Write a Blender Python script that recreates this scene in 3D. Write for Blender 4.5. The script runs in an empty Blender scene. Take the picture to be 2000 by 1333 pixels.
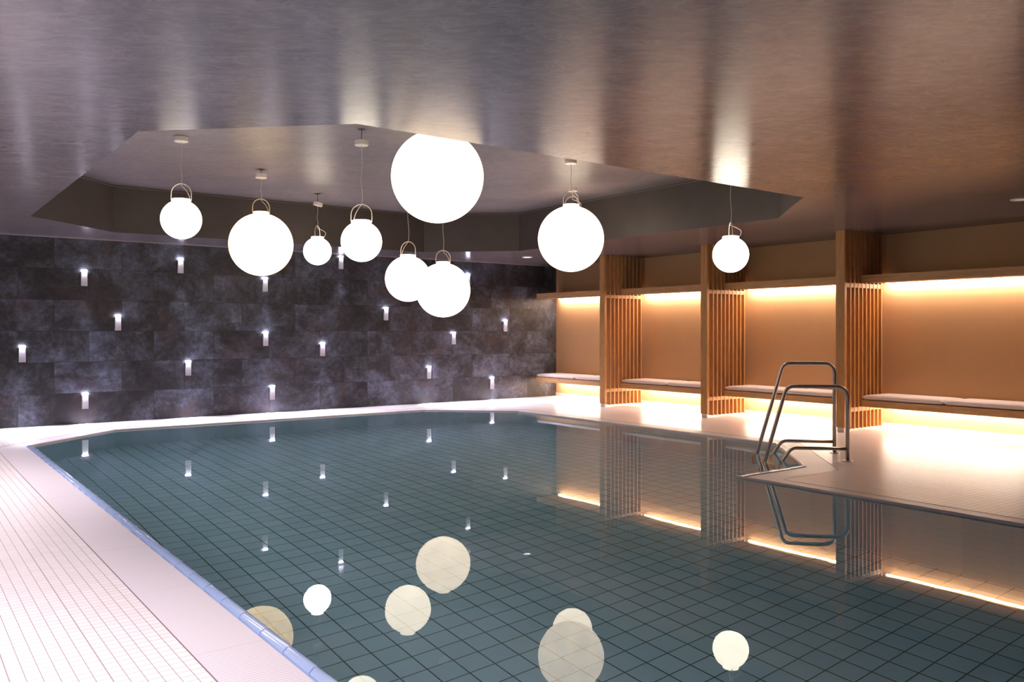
import bpy, bmesh, math, random
from mathutils import Vector, Matrix
S = bpy.context.scene
COL = S.collection
random.seed(7)

# ------------------------------------------------------------ camera / world / exposure
cam_d = bpy.data.cameras.new('camera'); cam = bpy.data.objects.new('camera', cam_d); COL.objects.link(cam)
cam.location = (0, 0, 1.35)
cam.rotation_euler = (math.pi/2, 0, -math.atan2(.5976, .8018))
cam_d.sensor_width = 36; cam_d.lens = 36*1645/2000; cam_d.shift_y = -19.5/2000
cam_d.clip_end = 100
S.camera = cam
S.view_settings.view_transform = 'Standard'; S.view_settings.look = 'None'
S.view_settings.exposure = 0.0; S.view_settings.gamma = 1.0; S.view_settings.use_curve_mapping = False
W = bpy.data.worlds.new('world'); S.world = W; W.use_nodes = True
W.node_tree.nodes['Background'].inputs[0].default_value = (.5, .5, .6, 1)
W.node_tree.nodes['Background'].inputs[1].default_value = 0.02
try:
    S.cycles.use_denoising = True
    S.cycles.max_bounces = 10; S.cycles.diffuse_bounces = 5; S.cycles.glossy_bounces = 5
    S.cycles.transmission_bounces = 8; S.cycles.sample_clamp_indirect = 10
    S.cycles.caustics_refractive = True; S.cycles.caustics_reflective = False
    S.cycles.use_light_tree = True
except Exception: pass

# light strengths, in one place
STRIP_SHELF = 88; STRIP_BENCH = 78
SCONCE_HEAD = 42; SCONCE_SPOT = 150
ADDED_LEFT = 540; DOWN_RIGHT = 60
COOL = (.86, .82, 1.0); WARM = (1.0, .82, .66); PINK = (1.0, .91, .955)

# ------------------------------------------------------------ dimensions (metres)
CEIL = 2.7; RECESS = 3.34; XW = 11.26; YW = 13.56; WATER = -.012; DEPTH = 1.6
X0, Y0 = -3.2, -3.0
OCT = [(1.375, 6.07), (2.467, 5.0), (7.43, 5.05), (8.57, 6.18), (8.57, 11.3), (7.4, 12.45), (2.5, 12.45), (1.375, 11.3)]
POOL = [(1.405, .2), (6.35, .2), (6.35, 5.03), (7.38, 5.03), (8.55, 6.2), (8.55, 11.3), (7.4, 12.45), (2.52, 12.45), (1.405, 11.34)]
RIMW = [.07, .028, .07, .03, .03, .03, .03, .03, .07]
GRATEW = [.3, .17, .30, .27, .25, .25, .25, .25, .305]
SLATY = [10.97, 8.655, 6.325, 3.995]      # camera-side face of each slatted screen

# ------------------------------------------------------------ helpers
def srgb(r, g, b):
    f = lambda c: (c/255/12.92) if c/255 <= .04045 else ((c/255+.055)/1.055)**2.4
    return (f(r), f(g), f(b), 1)
class N:
    def __init__(s, name):
        s.m = bpy.data.materials.new(name); s.m.use_nodes = True; s.t = s.m.node_tree; s.t.nodes.clear()
        s.out = s.t.nodes.new('ShaderNodeOutputMaterial')
    def n(s, typ, **kw):
        x = s.t.nodes.new('ShaderNode'+typ)
        for k, v in kw.items(): setattr(x, k, v)
        return x
    def put(s, sock, v):
        if v is None: return
        if isinstance(v, bpy.types.NodeSocket): s.t.links.new(v, sock)
        else:
            try: sock.default_value = v
            except Exception: sock.default_value = tuple(v)[:3]
    def math(s, op, a, b=None, c=None):
        x = s.n('Math', operation=op); s.put(x.inputs[0], a); s.put(x.inputs[1], b); s.put(x.inputs[2], c); return x.outputs[0]
    def mix(s, f, a, b, mode='MIX'):
        x = s.n('MixRGB', blend_type=mode); s.put(x.inputs[0], f); s.put(x.inputs[1], a); s.put(x.inputs[2], b); return x.outputs[0]
    def ramp(s, f, pts, interp='LINEAR'):
        x = s.n('ValToRGB'); x.color_ramp.interpolation = interp; e = x.color_ramp.elements
        e[0].position, e[1].position = pts[0][0], pts[-1][0]
        c = lambda v: (v, v, v, 1) if isinstance(v, (int, float)) else tuple(v)[:3]+(1,)
        e[0].color, e[1].color = c(pts[0][1]), c(pts[-1][1])
        for p, v in pts[1:-1]:
            k = e.new(p); k.color = c(v)
        s.put(x.inputs[0], f); return x.outputs[0]
    def pos(s, scale=(1, 1, 1), loc=(0, 0, 0), obj=False, rot=None):
        src = s.n('TexCoord').outputs['Object'] if obj else s.n('NewGeometry').outputs['Position']
        if rot:
            m0 = s.n('Mapping'); s.put(m0.inputs[0], src); m0.inputs['Rotation'].default_value = rot; src = m0.outputs[0]
        mp = s.n('Mapping'); s.put(mp.inputs[0], src); mp.inputs['Scale'].default_value = scale
        mp.inputs['Location'].default_value = loc
        return mp.outputs[0]
    def noise(s, v, scale, detail=4, rough=.55, dist=0):
        x = s.n('TexNoise'); s.put(x.inputs['Vector'], v); x.inputs['Scale'].default_value = scale
        x.inputs['Detail'].default_value = detail; x.inputs['Roughness'].default_value = rough
        x.inputs['Distortion'].default_value = dist; return x.outputs['Fac']
    def xyz(s, v):
        x = s.n('SeparateXYZ'); s.put(x.inputs[0], v); return x.outputs
    def line(s, a, pitch, off, w):      # 1 on a joint of width w
        u = s.math('ADD', a, -off+w/2); u = s.math('DIVIDE', u, pitch); u = s.math('FRACT', u)
        return s.math('LESS_THAN', u, w/pitch)
    def idx(s, a, pitch, off):
        return s.math('FLOOR', s.math('DIVIDE', s.math('ADD', a, -off), pitch))
    def bump(s, h, strength, dist=.01):
        x = s.n('Bump'); s.put(x.inputs['Height'], h); x.inputs['Strength'].default_value = strength
        x.inputs['Distance'].default_value = dist; return x.outputs[0]
    def pbr(s, col, rough=.5, metal=0, normal=None, spec=.5, coat=0, **kw):
        b = s.n('BsdfPrincipled'); s.put(b.inputs['Base Color'], col); s.put(b.inputs['Roughness'], rough)
        b.inputs['Metallic'].default_value = metal; s.put(b.inputs['Specular IOR Level'], spec)
        b.inputs['Coat Weight'].default_value = coat
        if normal is not None: s.put(b.inputs['Normal'], normal)
        for k, v in kw.items(): s.put(b.inputs[k.replace('_', ' ')], v)
        s.t.links.new(b.outputs[0], s.out.inputs[0]); return b
def simple(name, col, rough=.5, metal=0, **kw):
    x = N(name); x.pbr(tuple(col)[:3]+(1,), rough, metal, **kw); return x.m

# ------------------------------------------------------------ materials
def m_ceiling(name, rough, lo, hi):
    x = N(name)
    R = (0, 0, math.atan2(.5976, .8018))
    # trowelled plaster: fine streaks running one way plus broad veins
    v = x.pos(scale=(1, 2.2, 1), rot=R); v2 = x.pos(scale=(1, 1.6, 1), rot=R)
    fine = x.noise(v, 9, 8, .68, .4); broad = x.noise(v2, 1.3, 5, .6, .8)
    vein = x.noise(v2, 3.2, 6, .6, 1.6)
    vein = x.ramp(x.math('ABSOLUTE', x.math('SUBTRACT', vein, .5)), [(0, 1), (.022, .25), (.06, 0)])
    c = x.mix(x.ramp(broad, [(.3, 0), (.7, 1)]), lo, hi)
    c = x.mix(x.math('MULTIPLY', x.ramp(fine, [(.38, 0), (.62, 1)]), .55), c, x.mix(1, c, (.55, .52, .55, 1), 'MULTIPLY'))
    c = x.mix(x.math('MULTIPLY', vein, .22), c, (.42, .37, .37, 1))
    r = x.math('ADD', x.math('MULTIPLY', fine, .06), rough-.03)
    h = x.math('ADD', x.math('MULTIPLY', fine, .6), x.math('MULTIPLY', vein, .35))
    T = x.n('CombineXYZ'); T.inputs[0].default_value = .5976; T.inputs[1].default_value = .8018   # trowel marks lie across this
    b = x.pbr(c, r, 0, x.bump(h, .09, .003), .75); b.inputs['Anisotropic'].default_value = .62; x.put(b.inputs['Tangent'], T.outputs[0]); return x.m
MC = m_ceiling('polished_plaster', .215, (.165, .146, .162, 1), (.260, .222, .238, 1))
MR = m_ceiling('satin_plaster', .40, (.215, .185, .195, 1), (.30, .255, .262, 1))
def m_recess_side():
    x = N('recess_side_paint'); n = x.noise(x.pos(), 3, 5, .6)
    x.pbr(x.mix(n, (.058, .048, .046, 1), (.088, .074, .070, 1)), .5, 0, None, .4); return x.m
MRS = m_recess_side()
def m_deck():
    x = N('deck_mosaic'); p = x.xyz(x.pos())
    P = .0536
    lx = x.line(p[0], P, 1.03, .0030); ly = x.line(p[1], P, .02, .0034)
    ix = x.idx(p[0], P, 1.03); iy = x.idx(p[1], P, .02)
    wn = x.n('TexWhiteNoise', noise_dimensions='2D'); cb = x.n('CombineXYZ'); x.put(cb.inputs[0], ix); x.put(cb.inputs[1], iy)
    x.put(wn.inputs['Vector'], cb.outputs[0])
    # sheets of mosaic: every sixth course has a slightly wider joint
    sx = x.line(p[0], P*6, 1.03, .0045); sy = x.line(p[1], P*6, .02, .0036)
    stain = x.noise(x.pos(), .8, 4, .6)
    tile = x.mix(wn.outputs['Value'], (.74, .685, .70, 1), (.80, .745, .755, 1))
    tile = x.mix(x.math('MULTIPLY', stain, .25), tile, (.70, .60, .60, 1))
    g = x.math('MAXIMUM', x.math('MULTIPLY', x.math('MAXIMUM', lx, sx), 1.0), x.math('MULTIPLY', x.math('MAXIMUM', ly, sy), .75))
    c = x.mix(g, tile, (.30, .225, .225, 1))
    r = x.math('ADD', x.math('MULTIPLY', g, .4), x.math('ADD', .278, x.math('MULTIPLY', x.noise(x.pos(), 5, 3), .02)))
    tilt = x.math('MULTIPLY', wn.outputs['Value'], .06)
    h = x.math('SUBTRACT', tilt, g)
    x.pbr(c, r, 0, x.bump(h, .30, .0008), .55); return x.m
MD = m_deck()
def m_grate():
    x = N('drain_grate_plastic'); uv = x.n('UVMap').outputs[0]; s = x.xyz(uv)
    u = x.math('FRACT', x.math('DIVIDE', s[0], .0216))
    slot = x.ramp(u, [(0, 1), (.30, 1), (.40, 0), (.92, 0), (1, 1)])
    big = x.line(s[0], 1.02, .4, .005)
    g = x.math('MAXIMUM', x.math('MULTIPLY', slot, .30), x.math('MULTIPLY', big, .5))
    c = x.mix(g, (.69, .635, .685, 1), (.28, .22, .25, 1))
    x.pbr(c, .38, 0, x.bump(slot, -.35, .004), .4); return x.m
MG = m_grate()
MRIM = simple('blue_glazed_rim', (.36, .47, .74), .16, spec=.6, coat=.3)
MRIMP = simple('pale_glazed_rim', (.74, .66, .68), .2)
MRIMJ = simple('rim_joint', (.12, .14, .2), .6)
def m_pool():
    x = N('pool_tile'); p = x.xyz(x.pos()); P = .1795
    gx = x.line(p[0], P, .0315, .010); gy = x.line(p[1], P, .1145, .008); gz = x.line(p[2], P, -.02, .009)
    nz = x.math('ABSOLUTE', x.xyz(x.n('NewGeometry').outputs['Normal'])[2]); flat = x.math('GREATER_THAN', nz, .5)
    up = x.math('SUBTRACT', 1, flat)
    g = x.math('MAXIMUM', x.math('MULTIPLY', x.math('MAXIMUM', gx, gy), flat), x.math('MULTIPLY', gz, x.math('MULTIPLY', up, .30)))
    wn = x.n('TexWhiteNoise', noise_dimensions='2D'); cb = x.n('CombineXYZ')
    x.put(cb.inputs[0], x.idx(p[0], P, .0315)); x.put(cb.inputs[1], x.idx(p[1], P, .1145)); x.put(wn.inputs['Vector'], cb.outputs[0])
    c = x.mix(wn.outputs['Value'], (.46, .73, .86, 1), (.53, .81, .94, 1))
    c = x.mix(g, c, (.075, .145, .165, 1))
    x.pbr(c, .35, 0, None, .3); return x.m
MP = m_pool()
def m_water():
    x = N('pool_water'); g = x.n('BsdfGlass'); g.inputs['IOR'].default_value = 1.333; g.inputs['Roughness'].default_value = 0
    g.inputs['Color'].default_value = (.92, .985, 1, 1)
    v = x.pos(scale=(1, 1, 1)); h = x.math('ADD', x.noise(v, 1.1, 2, .5), x.math('MULTIPLY', x.noise(v, 5, 2, .5), .10))
    x.put(g.inputs['Normal'], x.bump(h, .035, .02)); x.t.links.new(g.outputs[0], x.out.inputs[0]); return x.m
MW = m_water()
def m_stone():
    x = N('slate_wall_tile'); p = x.xyz(x.pos()); P = .9; R = .45
    row = x.math('FLOOR', x.math('DIVIDE', x.math('SUBTRACT', CEIL, p[2]), R))
    odd = x.math('FLOORED_MODULO', row, 2)
    off = x.math('MULTIPLY', odd, .45)
    a = x.math('ADD', p[0], off)                                   # 1.942+.9k on even rows, 1.492+.9k on odd rows
    jx = x.line(a, P, 1.945, .007); jz = x.line(x.math('SUBTRACT', CEIL, p[2]), R, 0, .007)
    col = x.idx(a, P, 1.945)
    wn = x.n('TexWhiteNoise', noise_dimensions='2D'); cb = x.n('CombineXYZ'); x.put(cb.inputs[0], col); x.put(cb.inputs[1], row)
    x.put(wn.inputs['Vector'], cb.outputs[0])
    vm = x.n('VectorMath', operation='MULTIPLY_ADD'); x.put(vm.inputs[0], wn.outputs['Color']); vm.inputs[1].default_value = (9, 9, 9); x.put(vm.inputs[2], x.pos(scale=(1, 1, 1.1)))
    q = vm.outputs[0]
    cloud = x.noise(q, 1.5, 10, .70, .35); cl2 = x.noise(q, 13, 10, .85, .1); rust = x.noise(x.pos(), 1.6, 5, .65, .4)
    k = x.math('ADD', x.math('MULTIPLY', cloud, .62), x.math('MULTIPLY', cl2, .38))
    k = x.math('ADD', k, x.math('MULTIPLY', x.math('SUBTRACT', wn.outputs['Value'], .5), .05))
    c = x.ramp(k, [(.40, (.012, .011, .013)), (.48, (.030, .030, .036)), (.55, (.068, .076, .102)), (.65, (.165, .19, .275))])
    c = x.mix(x.math('MULTIPLY', x.ramp(rust, [(.55, 0), (.66, 1)]), .5), c, (.060, .036, .038, 1))
    g = x.math('MAXIMUM', jx, jz)
    c = x.mix(x.math('MULTIPLY', g, .8), c, (.016, .014, .015, 1))
    x.pbr(c, x.math('ADD', .38, x.math('MULTIPLY', cl2, .25)), 0, x.bump(x.math('SUBTRACT', x.math('MULTIPLY', cl2, .5), g), .3, .004), .4); return x.m
MS = m_stone()
def m_tan():
    x = N('tan_wall_panel'); p = x.pos(); n = x.noise(x.pos(scale=(1, 1, 1)), 2.2, 4, .6); f = x.noise(p, 120, 3, .6)
    s = x.xyz(p); seam = x.line(s[1], .775, .075, .004)
    c = x.mix(n, (.50, .30, .155, 1), (.56, .345, .185, 1)); c = x.mix(x.math('MULTIPLY', f, .15), c, (.40, .235, .11, 1))
    c = x.mix(x.math('MULTIPLY', seam, .10), c, (.2, .11, .06, 1))
    x.pbr(c, .7, 0, x.bump(f, .06, .002), .25); return x.m
MT = m_tan()
def m_wood(name, scale, a, b):
    x = N(name); tc = x.n('NewGeometry').outputs['Position']; ob = x.n('ObjectInfo').outputs['Random']
    mp = x.n('Mapping'); x.put(mp.inputs[0], tc); mp.inputs['Scale'].default_value = scale
    cb = x.n('CombineXYZ'); x.put(cb.inputs[0], x.math('MULTIPLY', ob, 7)); x.put(cb.inputs[1], x.math('MULTIPLY', ob, 3)); x.put(mp.inputs['Location'], cb.outputs[0])
    n = x.noise(mp.outputs[0], 6, 6, .62, 1.2); n2 = x.noise(mp.outputs[0], 26, 4, .6, .3)
    k = x.math('ADD', x.math('MULTIPLY', n, .7), x.math('MULTIPLY', n2, .3))
    c = x.ramp(k, [(.35, a), (.62, b)])
    x.pbr(c, .48, 0, x.bump(k, .08, .002), .4); return x.m
MWV = m_wood('larch_upright_grain', (5, 5, .45), (.34, .160, .052, 1), (.53, .290, .112, 1))
MWH = m_wood('larch_level_grain', (5, .4, 5), (.36, .20, .085, 1), (.54, .325, .155, 1))
MCU = (lambda x: (x.pbr(x.mix(x.noise(x.pos(), 3, 3), (.70, .62, .63, 1), (.78, .70, .70, 1)), .85, 0, x.bump(x.noise(x.pos(), 160, 2), .08, .002), .2), x.m)[1])(N('cushion_fabric'))
MST = (lambda x: (x.pbr((.60, .54, .50, 1), x.math('ADD', .285, x.math('MULTIPLY', x.noise(x.pos(), 30, 3), .05)), 1.0), x.m)[1])(N('brushed_steel'))
MWP = simple('white_enamel', (.78, .74, .69), .4)
MCORD = simple('pale_cord', (.62, .55, .50), .5)
MBK = simple('wire_and_shadow_black', (.02, .02, .02), .5)
MPL = simple('post_foot_plastic', (.66, .58, .58), .4)
MBACK = simple('plain_wall_paint', (.22, .19, .20), .6)
def m_emit(name, col, s, mottle=0):
    x = N(name); e = x.n('Emission'); e.inputs[0].default_value = tuple(col)+(1,)
    if mottle:
        n = x.noise(x.pos(obj=True), 5.5, 5, .6, .3)
        e_s = x.math('MULTIPLY', x.math('ADD', x.math('MULTIPLY', n, 2*mottle), 1-mottle), s); x.put(e.inputs[1], e_s)
    else: e.inputs[1].default_value = s
    x.t.links.new(e.outputs[0], x.out.inputs[0]); return x.m
ME_S = m_emit('globe_glow_small', (1, .87, .68), 8.0, .16)
ME_M = m_emit('globe_glow_medium', (1, .80, .60), 5.2, .2)
ME_L = m_emit('globe_glow_large', (1, .77, .57), 3.7, .34)
ME_Y = m_emit('globe_glow_yellow', (1, .70, .40), 3.6, .28)
ME_SH = m_emit('shelf_led', WARM, STRIP_SHELF); ME_BE = m_emit('bench_led', (1, .84, .68), STRIP_BENCH)
ME_SC = m_emit('sconce_led', COOL, SCONCE_HEAD); ME_DL = m_emit('downlight_lens', (1, .9, .92), 5)
ME_DD = m_emit('downlight_lens_dim', (1, .85, .75), .35)
MSCW = simple('sconce_white', (.62, .60, .64), .4)

# ------------------------------------------------------------ mesh helpers
def link(name, bm, mats, parent=None, smooth=False, loc=None):
    me = bpy.data.meshes.new(name); bmesh.ops.recalc_face_normals(bm, faces=bm.faces[:]) if len(bm.faces) > 1 else None
    bm.to_mesh(me); bm.free()
    for m in (mats if isinstance(mats, (list, tuple)) else [mats]): me.materials.append(m)
    o = bpy.data.objects.new(name, me); COL.objects.link(o)
    if smooth:
        for p in me.polygons: p.use_smooth = True
        if smooth != 'all':
            try: me.set_sharp_from_angle(angle=math.radians(smooth if isinstance(smooth, (int, float)) and smooth > 1 else 40))
            except Exception: pass
    if loc is not None: o.location = loc
    if parent is not None: o.parent = parent
    return o
def box(bm, x0, x1, y0, y1, z0, z1, bev=0, seg=2, mat=0):
    r = bmesh.ops.create_cube(bm, size=1)
    vs = r['verts']
    for v in vs: v.co = Vector(((x0+x1)/2+v.co.x*(x1-x0), (y0+y1)/2+v.co.y*(y1-y0), (z0+z1)/2+v.co.z*(z1-z0)))
    fs = set(f for v in vs for f in v.link_faces)
    for f in fs: f.material_index = mat
    if bev:
        es = list(set(e for v in vs for e in v.link_edges))
        bmesh.ops.bevel(bm, geom=es, offset=bev, segments=seg, profile=.5, affect='EDGES')
def mbox(*a, **k):
    bm = bmesh.new(); box(bm, *a, **k); return bm
def lathe(bm, prof, seg=48, c=(0, 0, 0), mat=0):
    rings = []
    for r, z in prof:
        if r < 1e-6: rings.append([bm.verts.new((c[0], c[1], c[2]+z))])
        else: rings.append([bm.verts.new((c[0]+r*math.cos(2*math.pi*i/seg), c[1]+r*math.sin(2*math.pi*i/seg), c[2]+z)) for i in range(seg)])
    for a, b in zip(rings, rings[1:]):
        for i in range(seg):
            j = (i+1) % seg
            if len(a) == 1 and len(b) == 1: continue
            vs = [a[0], b[j], b[i]] if len(a) == 1 else ([a[i], a[j], b[0]] if len(b) == 1 else [a[i], a[j], b[j], b[i]])
            f = bm.faces.new(vs); f.material_index = mat
def fillet(pts, rad, n=8):
    P = [Vector(p) for p in pts]; out = [P[0]]
    for i in range(1, len(P)-1):
        a, b, c = P[i-1], P[i], P[i+1]; r = rad[i] if isinstance(rad, (list, tuple)) else rad
        u = (a-b).normalized(); w = (c-b).normalized()
        ang = u.angle(w)
        if r <= 0 or ang > 3.1: out.append(b); continue
        t = min(r/math.tan(ang/2), .48*(a-b).length if i > 1 else .95*(a-b).length, .48*(c-b).length if i < len(P)-2 else .95*(c-b).length)
        p0, p1 = b+u*t, b+w*t
        for k in range(n+1):
            s = k/n; out.append((1-s)**2*p0+2*s*(1-s)*b+s*s*p1)
    out.append(P[-1]); return out
def catmull(pts, n=8):
    P = [Vector(p) for p in pts]; P = [2*P[0]-P[1]]+P+[2*P[-1]-P[-2]]; out = []
    for i in range(1, len(P)-2):
        for k in range(n):
            t = k/n; a, b, c, d = P[i-1:i+3]
            out.append(.5*((2*b)+(c-a)*t+(2*a-5*b+4*c-d)*t*t+(3*b-a-3*c+d)*t**3))
    out.append(P[-2]); return out
def tube(bm, pts, r, seg=12, cap=True, mat=0):
    P = [Vector(p) for p in pts]; T = []
    for i in range(len(P)):
        a = P[max(0, i-1)]; b = P[min(len(P)-1, i+1)]; T.append((b-a).normalized())
    up = Vector((0, 0, 1)) if abs(T[0].z) < .9 else Vector((1, 0, 0))
    nrm = T[0].cross(up).normalized(); rings = []
    for i, p in enumerate(P):
        if i:
            q = T[i-1].rotation_difference(T[i]); nrm = (q @ nrm).normalized()
        bn = T[i].cross(nrm).normalized()
        rings.append([bm.verts.new(p+r*(math.cos(2*math.pi*k/seg)*nrm+math.sin(2*math.pi*k/seg)*bn)) for k in range(seg)])
    for a, b in zip(rings, rings[1:]):
        for k in range(seg):
            f = bm.faces.new([a[k], a[(k+1) % seg], b[(k+1) % seg], b[k]]); f.material_index = mat
    if cap:
        bm.faces.new(rings[0][::-1]); bm.faces.new(rings[-1])
def mtube(*a, **k):
    bm = bmesh.new(); tube(bm, *a, **k); return bm
def poly_offset(P, w):
    n = len(P); w = w if isinstance(w, list) else [w]*n; out = []
    ln = []
    for i in range(n):
        a, b = Vector(P[i]), Vector(P[(i+1) % n]); d = (b-a).normalized(); nr = Vector((d.y, -d.x))   # outward for CCW
        ln.append((a+nr*w[i], d))
    for i in range(n):
        (p, d), (q, e) = ln[i-1], ln[i]; cr = d.x*e.y-d.y*e.x
        t = ((q-p).x*e.y-(q-p).y*e.x)/cr; out.append(tuple(p+d*t))
    return out
def plane_with_hole(bm, outer, inner, z, mat=0):
    vs = []
    for poly in (outer, inner):
        v = [bm.verts.new((x, y, z)) for x, y in poly]; vs.append(v)
    es = []
    for v in vs:
        for i in range(len(v)): es.append(bm.edges.new((v[i], v[(i+1) % len(v)])))
    r = bmesh.ops.triangle_fill(bm, use_beauty=True, use_dissolve=False, edges=es)
    for g in r['geom']:
        if isinstance(g, bmesh.types.BMFace): g.material_index = mat
    return vs
def tag(o, label=None, cat=None, group=None, kind=None):
    if label: o['label'] = label
    if cat: o['category'] = cat
    if group: o['group'] = group
    if kind: o['kind'] = kind
    return o
def empty(name, loc, label, cat, group=None, rz=0):
    o = bpy.data.objects.new(name, None); COL.objects.link(o); o.location = loc; o.rotation_euler.z = rz; o.empty_display_size = .1
    return tag(o, label, cat, group)

# ------------------------------------------------------------ structure
GIN = poly_offset(POOL, RIMW); GOUT = poly_offset(POOL, [a_+g for a_, g in zip(RIMW, GRATEW)])
ROOM = [(X0, Y0), (XW, Y0), (XW, YW), (X0, YW)]
bm = bmesh.new(); vs = plane_with_hole(bm, ROOM, GOUT, 0)
for f in bm.faces:
    if f.normal.z < 0: f.normal_flip()
fl_ = link('floor', bm, MD); tag(fl_, kind='structure')
# ceiling: lower plane, upright sides of the eight-cornered recess and the raised field above
bm = bmesh.new(); vs = plane_with_hole(bm, ROOM, OCT, CEIL, 0)
inner = vs[1]; top = [bm.verts.new((x, y, RECESS)) for x, y in OCT]; n = len(OCT)
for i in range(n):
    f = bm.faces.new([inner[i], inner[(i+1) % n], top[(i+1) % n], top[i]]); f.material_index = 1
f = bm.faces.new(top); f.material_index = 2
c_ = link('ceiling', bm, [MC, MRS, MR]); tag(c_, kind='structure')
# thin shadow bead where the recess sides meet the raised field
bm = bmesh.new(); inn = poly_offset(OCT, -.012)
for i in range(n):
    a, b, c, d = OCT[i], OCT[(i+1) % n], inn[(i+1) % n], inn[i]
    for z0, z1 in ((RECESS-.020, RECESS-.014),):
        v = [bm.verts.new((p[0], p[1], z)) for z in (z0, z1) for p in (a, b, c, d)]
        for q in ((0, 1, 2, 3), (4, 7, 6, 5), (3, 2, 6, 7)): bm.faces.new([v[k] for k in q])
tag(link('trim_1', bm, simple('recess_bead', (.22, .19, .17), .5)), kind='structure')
def wall(name, x0, x1, y0, y1, mat, z0=0, z1=RECESS+.1):
    o = link(name, mbox(x0, x1, y0, y1, z0, z1), mat); tag(o, kind='structure'); return o
wall('wall_back', X0-.2, XW+.2, YW, YW+.2, MS, 0, CEIL)
wall('wall_right', XW, XW+.2, Y0, YW, MT, 0, CEIL)
wall('wall_left', X0-.2, X0, Y0, YW, MBACK, 0, CEIL)
wall('wall_front', X0-.2, XW+.2, Y0-.2, Y0, MBACK, 0, CEIL)
b_ = link('baseboard_right', mbox(XW-.014, XW-.0005, Y0, YW, .0005, .065), simple('skirting_tile', (.74, .66, .66), .3)); tag(b_, kind='structure')
tag(link('trim_2', mbox(X0, XW, YW-.012, YW-.0005, CEIL-.012, CEIL-.0005), simple('wall_top_bead', (.30, .27, .26), .5)), kind='structure')

# ------------------------------------------------------------ pool
pb = empty('pool_basin', (4, 6, -DEPTH), 'sunken swimming pool basin lined with square teal tiles', 'swimming pool')
M4 = pb.matrix_basis.copy()
def child_of(o, parent):
    o.parent = parent; o.matrix_parent_inverse = Matrix.Translation(parent.location).inverted() if parent.rotation_euler.z == 0 else (Matrix.Translation(parent.location) @ Matrix.Rotation(parent.rotation_euler.z, 4, 'Z')).inverted()
    return o
bm = bmesh.new(); bot = [bm.verts.new((x, y, -DEPTH)) for x, y in POOL]; f = bm.faces.new(bot)
if f.normal.z < 0: f.normal_flip()
o = link('basin_floor', bm, MP); child_of(o, pb)
bm = bmesh.new(); n = len(POOL)
for i in range(n):
    a, b = POOL[i], POOL[(i+1) % n]
    f = bm.faces.new([bm.verts.new((a[0], a[1], -DEPTH)), bm.verts.new((a[0], a[1], -.03)), bm.verts.new((b[0], b[1], -.03)), bm.verts.new((b[0], b[1], -DEPTH))])
o = link('basin_sides', bm, MP); child_of(o, pb)
# water surface
bm = bmesh.new(); f = bm.faces.new([bm.verts.new((x, y, WATER)) for x, y in poly_offset(POOL, .02)])
f.normal_update()
if f.normal.z < 0: f.normal_flip()
w_ = link('pool_water', bm, MW); tag(w_, 'still teal water filling the pool and mirroring the globe lamps', 'water', kind='stuff')

# glazed rim around the pool: rounded tiles, one run per side
rim = empty('pool_coping', (4, 6, 0), 'rounded pale blue glazed coping edging the whole pool', 'pool edge')
gr = empty('drain_grate', (4, 6, 0), 'pale pink slotted overflow grate running around the pool edge', 'drain grate')
for i in range(n):
    a, b = Vector(POOL[i]), Vector(POOL[(i+1) % n]); c, d = Vector(GIN[i]), Vector(GIN[(i+1) % n])
    L = (b-a).length; bm = bmesh.new()
    prof = [(.0, -.06), (.0, -.020), (.02, -.006), (.08, .0005), (.25, .006), (.5, .008), (.75, .006), (.93, .001), (1.0, -.008), (1.0, -.06)]
    cnt = max(1, round(L/.273)); g = .0016/L
    for k in range(cnt):
        t0, t1 = k/cnt+g, (k+1)/cnt-g
        rows = []
        for t in (t0, t0+.003/L, t1-.003/L, t1):
            dz = -.003 if t in (t0, t1) else 0
            A = a.lerp(b, t); B = c.lerp(d, t)
            rows.append([bm.verts.new((*A.lerp(B, s), z+(dz if z > -.05 else 0))) for s, z in prof])
        for r0, r1 in zip(rows, rows[1:]):
            for q in range(len(prof)-1): bm.faces.new([r0[q], r0[q+1], r1[q+1], r1[q]])
        bm.faces.new(rows[0][::-1]); bm.faces.new(rows[-1])
    v = [bm.verts.new((*p, -.014)) for p in (a, b, d, c)]; f = bm.faces.new(v); f.material_index = 1
    o = link('coping_run', bm, [MRIM if i in (0, 2, 8) else MRIMP, MRIMJ], smooth=35); child_of(o, rim)
    e, h = Vector(GOUT[i]), Vector(GOUT[(i+1) % n]); dr = (b-a).normalized()
    bm = bmesh.new(); uvl = bm.loops.layers.uv.new('UVMap')
    c2, d2 = c+(e-c)*.02, d+(h-d)*.02
    # a shallow channel face at both borders and the slotted top between them
    q = [(c, -.012), (d, -.012), (d2, -.001), (c2, -.001)]; top4 = [(c2, -.001), (d2, -.001), (h, -.001), (e, -.001)]
    for quad in (top4, q):
        f = bm.faces.new([bm.verts.new((*p, z)) for p, z in quad])
        for lp, (p, z) in zip(f.loops, quad): lp[uvl].uv = ((p-a).dot(dr)+10, 0)
        f.normal_update()
        if f.normal.z < 0: f.normal_flip()
    me = bpy.data.meshes.new('grate_run'); bm.to_mesh(me); bm.free(); me.materials.append(MG)
    o = bpy.data.objects.new('grate_run', me); COL.objects.link(o); child_of(o, gr)
# dark joint between grate and deck
bm = bmesh.new(); jo = poly_offset(GOUT, .006)
for i in range(n):
    a, b, c, d = GOUT[i], GOUT[(i+1) % n], jo[(i+1) % n], jo[i]
    bm.faces.new([bm.verts.new((p[0], p[1], .0008)) for p in (a, b, c, d)])
tag(link('trim_3', bm, simple('deck_joint', (.20, .14, .14), .6)), kind='structure')

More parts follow.
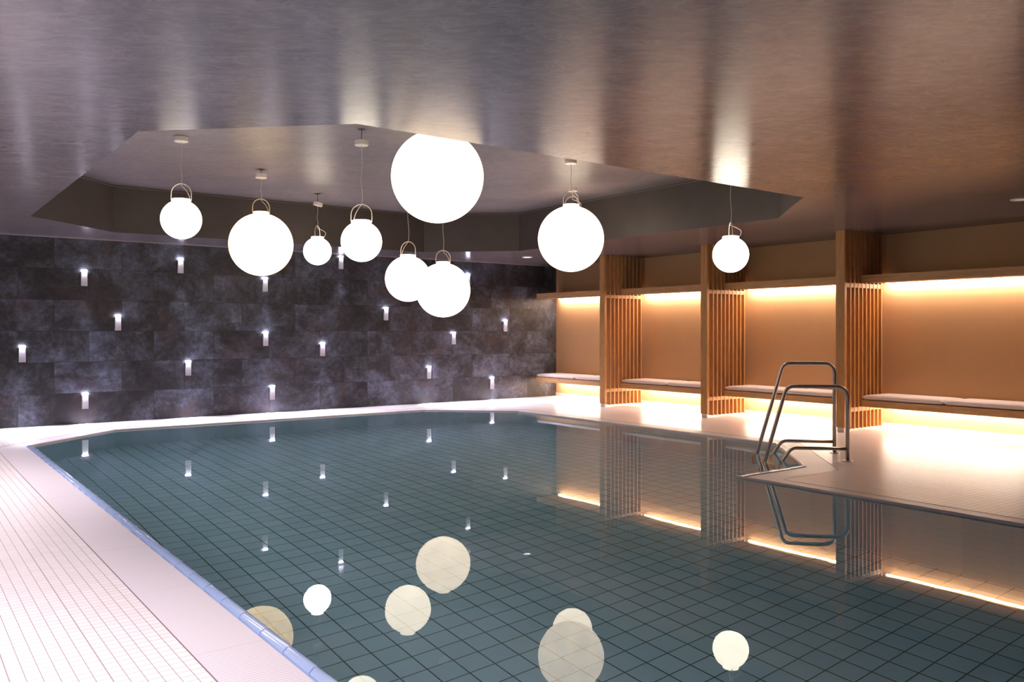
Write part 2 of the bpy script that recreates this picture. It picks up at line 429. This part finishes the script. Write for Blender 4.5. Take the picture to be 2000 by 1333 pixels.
# ------------------------------------------------------------ ladder
FA, FB = Vector((8.02, 4.93)), Vector((8.43, 5.34)); DIR = Vector((-.7071, .7071))
lad = empty('pool_ladder', (8.22, 5.13, 0), 'brushed steel pool ladder with two arched handrails at the deck corner', 'pool ladder')
for F, HT, TT in ((FA, .77, .61), (FB, .99, .545)):
    P = lambda t, z: (F.x+DIR.x*t, F.y+DIR.y*t, z)
    path = fillet([P(0, .006), P(0, HT), P(TT, HT), P(.825, 0), P(.87, -.2), P(.87, -.78)], [0, .12, .10, 0, .1, 0], 10)
    child_of(link('handrail', mtube(path, .0205, 16), MST, smooth='all'), lad)
    path = fillet([P(.0, .125), P(.56, .125), P(.655, -.02), P(.68, -.3), P(.68, -.78)], [0, .10, .12, .1, 0], 10)
    child_of(link('brace_bar', mtube(path, .0185, 16), MST, smooth='all'), lad)
    bm = bmesh.new(); lathe(bm, [(0, .013), (.03, .013), (.048, .008), (.052, .001), (0, .001)], 28, (F.x, F.y, 0)); child_of(link('floor_flange', bm, MST, smooth=30), lad)
for k in range(2):
    z = -.28-.27*k; A = FA+DIR*.77; B = FB+DIR*.77; u = (B-A).normalized(); bm = bmesh.new()
    w = .09; l = (B-A).length/2; box(bm, -l, l, -w/2, w/2, -.015, .015, .006)
    bmesh.ops.transform(bm, matrix=Matrix.Translation(((A.x+B.x)/2, (A.y+B.y)/2, z)) @ Matrix.Rotation(math.atan2(u.y, u.x), 4, 'Z'), verts=bm.verts[:])
    child_of(link('tread', bm, MST), lad)

# ------------------------------------------------------------ slatted screens, benches, shelves, cushions
XF = 10.22; XB = 10.62; XL = 11.10
where = ['farthest, next to the stone wall', 'second from the stone wall', 'right behind the pool ladder', 'nearest, at the right edge']
for i, y in enumerate(SLATY):
    t = empty('slatted_screen', (10.7, y+.065, 0), 'larch slat screen with a broad front post, '+where[i], 'slatted screen', 'slat screens between the bench bays')
    bm = mbox(XF, XF+.052, y, y+.13, .062, CEIL-.002, bev=.003); child_of(link('post', bm, MWV), t)
    child_of(link('post_foot', mbox(XF+.008, XF+.044, y+.015, y+.115, .001, .062, bev=.002), MPL), t)
    for k in range(1, 10):
        x = XF+.04+.0955*k
        child_of(link('slat', mbox(x, x+.027, y, y+.12, .035, CEIL-.002, bev=.002), MWV), t)
    for z in (.265, 1.935):
        bm = bmesh.new()
        for k in range(9):
            x = XF+.04+.0955*k+(.0275 if k else .012); box(bm, x, x+.0675+(.010 if not k else 0), y+.004, y+.05, z, z+.06, .002)
        child_of(link('spacer_rail', bm, MWV), t)
bays = [(SLATY[0]+.13, 13.43), (SLATY[1]+.13, SLATY[0]), (SLATY[2]+.13, SLATY[1]), (SLATY[3]+.13, SLATY[2])]
bn = ['in the bay beside the stone wall', 'in the second bay from the wall', 'in the bay behind the ladder', 'in the nearest bay']
for i, (ya, yb) in enumerate(bays):
    e = .002
    t = empty('bench', (10.95, (ya+yb)/2, .37), 'floating larch bench board lit from below, '+bn[i], 'bench', 'wall benches')
    bm = bmesh.new(); box(bm, XB, XB+.03, ya+e, yb-e, .325, .415, .003); child_of(link('front_board', bm, MWH), t)
    bm = bmesh.new(); box(bm, XB+.031, XW-.001, ya+e, yb-e, .375, .414, .002); child_of(link('seat_board', bm, MWH), t)
    bm = bmesh.new(); box(bm, 11.12, 11.17, ya+.04, yb-.04 if i < 3 else yb-.04, .350, .3745); child_of(link('light_strip', bm, ME_BE), t)
    t = empty('wall_shelf', (10.95, (ya+yb)/2, 2.05), 'long larch valance shelf glowing underneath, '+bn[i], 'shelf', 'shelves above the benches')
    bm = bmesh.new(); box(bm, XB+.01, XB+.04, ya+e, yb-e, 2.0, 2.108, .003); child_of(link('front_board', bm, MWH), t)
    bm = bmesh.new(); box(bm, XB+.041, XW-.001, ya+e, yb-e, 2.04, 2.10, .002); child_of(link('top_board', bm, MWH), t)
    bm = bmesh.new(); box(bm, XB+.041, 11.10, ya+e, yb-e, 2.012, 2.030, .002)
    child_of(link('underside_board', bm, MWH), t)
    bm = bmesh.new(); box(bm, 11.185, 11.225, ya+.03, yb-.03, 2.008, 2.024); child_of(link('light_strip', bm, ME_SH), t)
# cushions: soft rectangular pads, two to a bench
def cushion_mesh(L, D=.60, H=.070):
    bm = bmesh.new(); nx, ny = 10, 22
    def prof(u): return max(0, 1-abs(2*u-1)**22)**.5
    g = {}
    for s in (1, -1):
        for i in range(nx+1):
            for j in range(ny+1):
                if s < 0 and (i in (0, nx) or j in (0, ny)): g[s, i, j] = g[1, i, j]; continue
                cu = lambda k, n: .5-.5*math.cos(math.pi*k/n)
                u, w = cu(i, nx), cu(j, ny)
                h = min(prof(u), 1)*min(prof(w), 1)
                h = h if s > 0 else -h*.92
                z = H/2+h*H/2
                g[s, i, j] = bm.verts.new(((u-.5)*D, (w-.5)*L, z))
        for i in range(nx):
            for j in range(ny):
                q = [g[s, i, j], g[s, i+1, j], g[s, i+1, j+1], g[s, i, j+1]]
                bm.faces.new(q if s > 0 else q[::-1])
    return bm
cm = None; cn = ['left one', 'right one']
for i, (ya, yb) in enumerate(bays):
    Lc = (yb-ya)/2
    for k in range(2):
        if cm is None:
            cm = link('seat_cushion', cushion_mesh(1.085), MCU, smooth='all'); o = cm
        else:
            o = cm.copy(); COL.objects.link(o)
        o.location = (XB+.305, yb-Lc*(k+.5), .4155); o.scale.y = (Lc-.018)/1.085
        tag(o, 'pinkish white seat pad '+bn[i]+', '+cn[k], 'cushion', 'seat pads on the benches')

# ------------------------------------------------------------ globe pendants
def handle_pts(r=.104, leg=.055, z0=-.025):
    pts = [(-r*.93, 0, z0), (-r, 0, 0), (-r, 0, leg)]
    for k in range(1, 16):
        a = math.pi*k/16; pts.append((-r*math.cos(a), 0, leg+r*math.sin(a)))
    return pts+[(r, 0, leg), (r, 0, 0), (r*.93, 0, z0)]
def globe_mesh(R):
    bm = bmesh.new(); rc = .093 if R > .21 else .090
    a0 = math.asin(rc/R); prof = [(0, -R)]
    for k in range(1, 41):
        a = math.pi-(math.pi-a0)*k/40; prof.append((R*math.sin(a), R*math.cos(a)))
    zt = R*math.cos(a0)+.030
    prof += [(rc, zt-.004), (rc-.006, zt), (0, zt)]
    lathe(bm, prof, 64); return bm, zt
TEMPL = {}
def pendant(size, mat, loc, label, zc, yaw, slack, canopy=True, tilt=(0, 0), key=None):
    R = {'small': .2, 'medium': .275, 'large': .385}[size]
    x, y, z = loc
    t = empty('globe_pendant', (x, y, z), label, 'pendant lamp', 'glowing globe pendants', 0)
    bm, zt = globe_mesh(R); g = link('globe', bm, mat, t, smooth=50)
    g.location = (0, 0, 0); g.rotation_euler.z = random.uniform(0, 6)
    h = link('carrying_loop', mtube(handle_pts(), .0048, 8), MCORD, t, smooth='all'); h.location = (0, 0, zt); h.rotation_euler.z = yaw
    lt = zt+.055+.104
    zcl = zc-z
    rx, ry = .8018, -.5976       # the room direction across the view, for the slack in the flex
    D = lambda s, zz: (rx*s, ry*s, zz)
    L = zcl-lt
    pts = [D(0, zcl), D(.006, zcl-L*.3), D(-.004, zcl-L*.6), D(.010, zcl-L*.85), D(0.003, lt+.01)]
    if slack == 'left': pts += [D(-.02, lt-.03), D(-.055, lt-.085), D(-.078, zt-.002)]
    elif slack == 'right': pts += [D(.012, lt-.03), D(.055, lt-.075), D(.085, zt+.02), D(.078, zt-.002)]
    else: pts += [D(.0, lt-.035), D(.05, lt-.055), D(.105, lt-.085), D(.120, zt+.045), D(.105, zt+.008), D(.085, zt-.005)]
    link('flex', mtube(catmull(pts, 6), .0032, 8), MCORD, t, smooth='all')
    bm = bmesh.new(); r = .068; hh = .052
    lathe(bm, [(0, 0), (r-.004, 0), (r, .004), (r, hh-.003), (r-.003, hh), (0, hh)], 40)
    c = link('canopy', bm, MWP, t, smooth=35); c.location = (0, 0, zcl-.002); c.rotation_euler = (tilt[0], tilt[1], 0)
    cz = RECESS-z
    if cz-zcl-hh > .004:
        link('wire_stub', mtube([(0, 0, zcl+hh*.9), (0.002, 0, cz-.001)], .0035, 8), MBK, t)
    bm = bmesh.new(); lathe(bm, [(0, 0), (.034, 0), (.034, .0035), (0, .0035)], 24)
    link('canopy_shadow_disc', bm, MBK, t).location = (0, 0, cz-.0045)  # black disc standing in for the canopy's shadow on the recess ceiling
    return t
def W2(px, Z):      # plan position at image column px and depth Z, worked out when the room was surveyed
    c = (px-1000)/1645*Z; return (.8018*c+.5976*Z, -.5976*c+.8018*Z)
YAW = -math.atan2(.5976, .8018)
LAMPS = [
 ('small', ME_S, (*W2(354, 8.61), 2.491), 'small round globe lamp hanging farthest left of all', 3.287-.0, YAW, 'right'),
 ('large', ME_Y, (*W2(510, 10.37), 2.415), 'large globe lamp second from the left, with the most yellow reflection', 3.235, YAW+.55, 'right'),
 ('small', ME_S, (*W2(620, 12.2), 2.507), 'smallest looking globe lamp, on a tilted ceiling cap', 3.167, YAW+1.45, 'out'),
 ('small', ME_S, (*W2(706, 8.30), 2.233), 'small globe lamp with a wide wire loop, hanging just left of the biggest lamp', 3.18, YAW, 'left'),
 ('medium', ME_M, (*W2(797, 10.14), 1.979), 'bright mid sized globe lamp overlapping a paler larger one on its right', 3.25, YAW-.45, 'left'),
 ('large', ME_L, (*W2(865.5, 11.94), 1.93), 'lowest hanging pale globe lamp, partly behind the mid sized one', 3.27, YAW+.3, 'right'),
 ('large', ME_L, (*W2(854.5, 7.04), 2.64), 'biggest looking globe lamp, its top cut off by the ceiling edge', 3.25, YAW, 'right'),
 ('large', ME_L, (*W2(1115, 9.85), 2.428), 'big globe lamp hanging alone right of centre, before the first wooden bay', 3.308, YAW+.5, 'right'),
 ('medium', ME_M, (*W2(1118, 11.75), 2.778), 'globe lamp hidden behind the big right hand one, only its cap and wires showing', 3.30, YAW+.2, 'out'),
 ('small', ME_S, (*W2(1427, 9.49), 2.21), 'small bright globe lamp farthest right, near the slatted screens', 3.27, YAW+1.5, 'out'),
]
for j, a in enumerate(LAMPS):
    pendant(*a, tilt=(.0, .0) if j != 2 else (.12, .22))

# ------------------------------------------------------------ wall lights on the stone wall
def sconce_parts():
    parts = []
    w, h, d = .084, .205, .030; bm = bmesh.new()
    box(bm, -w/2, w/2, -.004, -.0005, 0, h)                # back plate (wall at y = 0, room towards -y)
    box(bm, -w/2, -w/2+.005, -d, -.0045, 0, h); box(bm, w/2-.005, w/2, -d, -.0045, 0, h)
    box(bm, -w/2+.0055, w/2-.0055, -d, -.0045, 0, .005)
    parts.append(('housing', bm, MSCW))
    bm = bmesh.new(); box(bm, -w/2+.002, w/2-.002, -d-.004, -.0045, h+.0005, h+.030, .006)
    parts.append(('lamp_head', bm, ME_SC))
    return parts
SP = [(p[0], p[1], p[2]) for p in sconce_parts()]
proto = None
SC = [(43, 676, 709, 'leftmost on the stone wall, at half height'),
 (164, 527, 560, 'upper one at the left, straight above the lowest left one'),
 (230, 615, 647, 'above half height, between the leftmost one and the upper pair'),
 (166, 768, 800, 'lowest one at the left, just above the deck'),
 (352, 503, 535, 'high up below the far left globe lamp'),
 (367, 704, 735, 'below half height, second lowest at the left'),
 (517, 541, 571, 'high, touching the underside of the yellow globe lamp'),
 (518, 649, 677, 'at half height, straight below the one under the yellow globe'),
 (531, 754, 782, 'low one near the deck, left of the middle'),
 (629, 672, 697, 'at half height, straight below the smallest looking globe lamp'),
 (665, 497, 527, 'touching the ceiling line between the two small globe lamps'),
 (753, 599, 627, 'just below and left of the bright mid sized globe'),
 (837, 717, 741, 'low, below the pair of overlapping globes'),
 (885, 650, 674, 'right below the lowest hanging globe'),
 (913, 533, 560, 'high, half hidden by the right rim of the lowest globe'),
 (960, 738, 761, 'lowest one towards the bench corner'),
 (986, 625, 649, 'rightmost on the stone wall, above half height')]
for px, ya, yb, txt in SC:
    x_ = (px-1000)/1645; Z = YW/(.8018-.5976*x_); X = (.8018*x_+.5976)*Z
    z = 1.35-(yb-1-647)*Z/1645
    z = min(z, CEIL-.25)
    lab = 'narrow upright white wall light, '+txt
    if proto is None:
        proto = empty('wall_sconce', (X, YW, z), lab, 'wall light', 'small wall lights on the stone wall')
        for nm, b, m in SP: link(nm, b, m, proto)
        L = bpy.data.lights.new('sconce_beam', 'SPOT'); L.energy = SCONCE_SPOT; L.color = COOL; L.spot_size = math.radians(84); L.spot_blend = .7; L.shadow_soft_size = .02
        lo = bpy.data.objects.new('sconce_beam', L); COL.objects.link(lo); lo.parent = proto; lo.location = (0, -.055, -.01); lo.rotation_euler = (math.radians(-29), 0, 0)
        o = proto
    else:
        o = proto.copy(); COL.objects.link(o); o.location = (X, YW, z); o['label'] = lab
        for ch in list(proto.children):
            c = ch.copy(); COL.objects.link(c); c.parent = o

# ------------------------------------------------------------ downlights in the ceiling, two real and five added
def downlight(x, y, power, lab, lens, ang=120, col=PINK):
    t = empty('ceiling_downlight', (x, y, CEIL), lab, 'ceiling light', 'recessed downlights')
    bm = bmesh.new(); lathe(bm, [(.062, -.001), (.062, -.006), (.085, -.010), (.095, -.006), (.098, -.001)], 40); link('bezel', bm, MWP, t, smooth=40)
    bm = bmesh.new(); lathe(bm, [(0, -.004), (.0615, -.004), (.0615, -.0008), (0, -.0008)], 40); link('lens', bm, lens, t)
    L = bpy.data.lights.new('downlight_beam', 'SPOT'); L.energy = power; L.color = col; L.spot_size = math.radians(ang); L.spot_blend = .7; L.shadow_soft_size = .05
    lo = bpy.data.objects.new('downlight_beam', L); COL.objects.link(lo); lo.parent = t; lo.location = (0, 0, -.02)
downlight(9.41, 12.16, DOWN_RIGHT, 'small bright recessed downlight near the far corner of the ceiling', ME_DL)
downlight(9.33, 3.80, DOWN_RIGHT*.25, 'dim recessed downlight at the right edge of the ceiling', ME_DD)
for x, y, k, w in ((-.3, 11.9, .75, 'nearest the stone wall'), (-.2, 8.3, 1.35, 'second from the stone wall'), (-.55, 4.6, 1.05, 'beside the first mosaic rows'), (.55, 2.1, .62, 'closest to the pool rim'), (-1.2, 1.2, .5, 'farthest from the stone wall')):  # added out of view to brighten the left deck
    downlight(x, y, ADDED_LEFT*k, 'added unseen downlight over the left deck, '+w, ME_DL, 112)
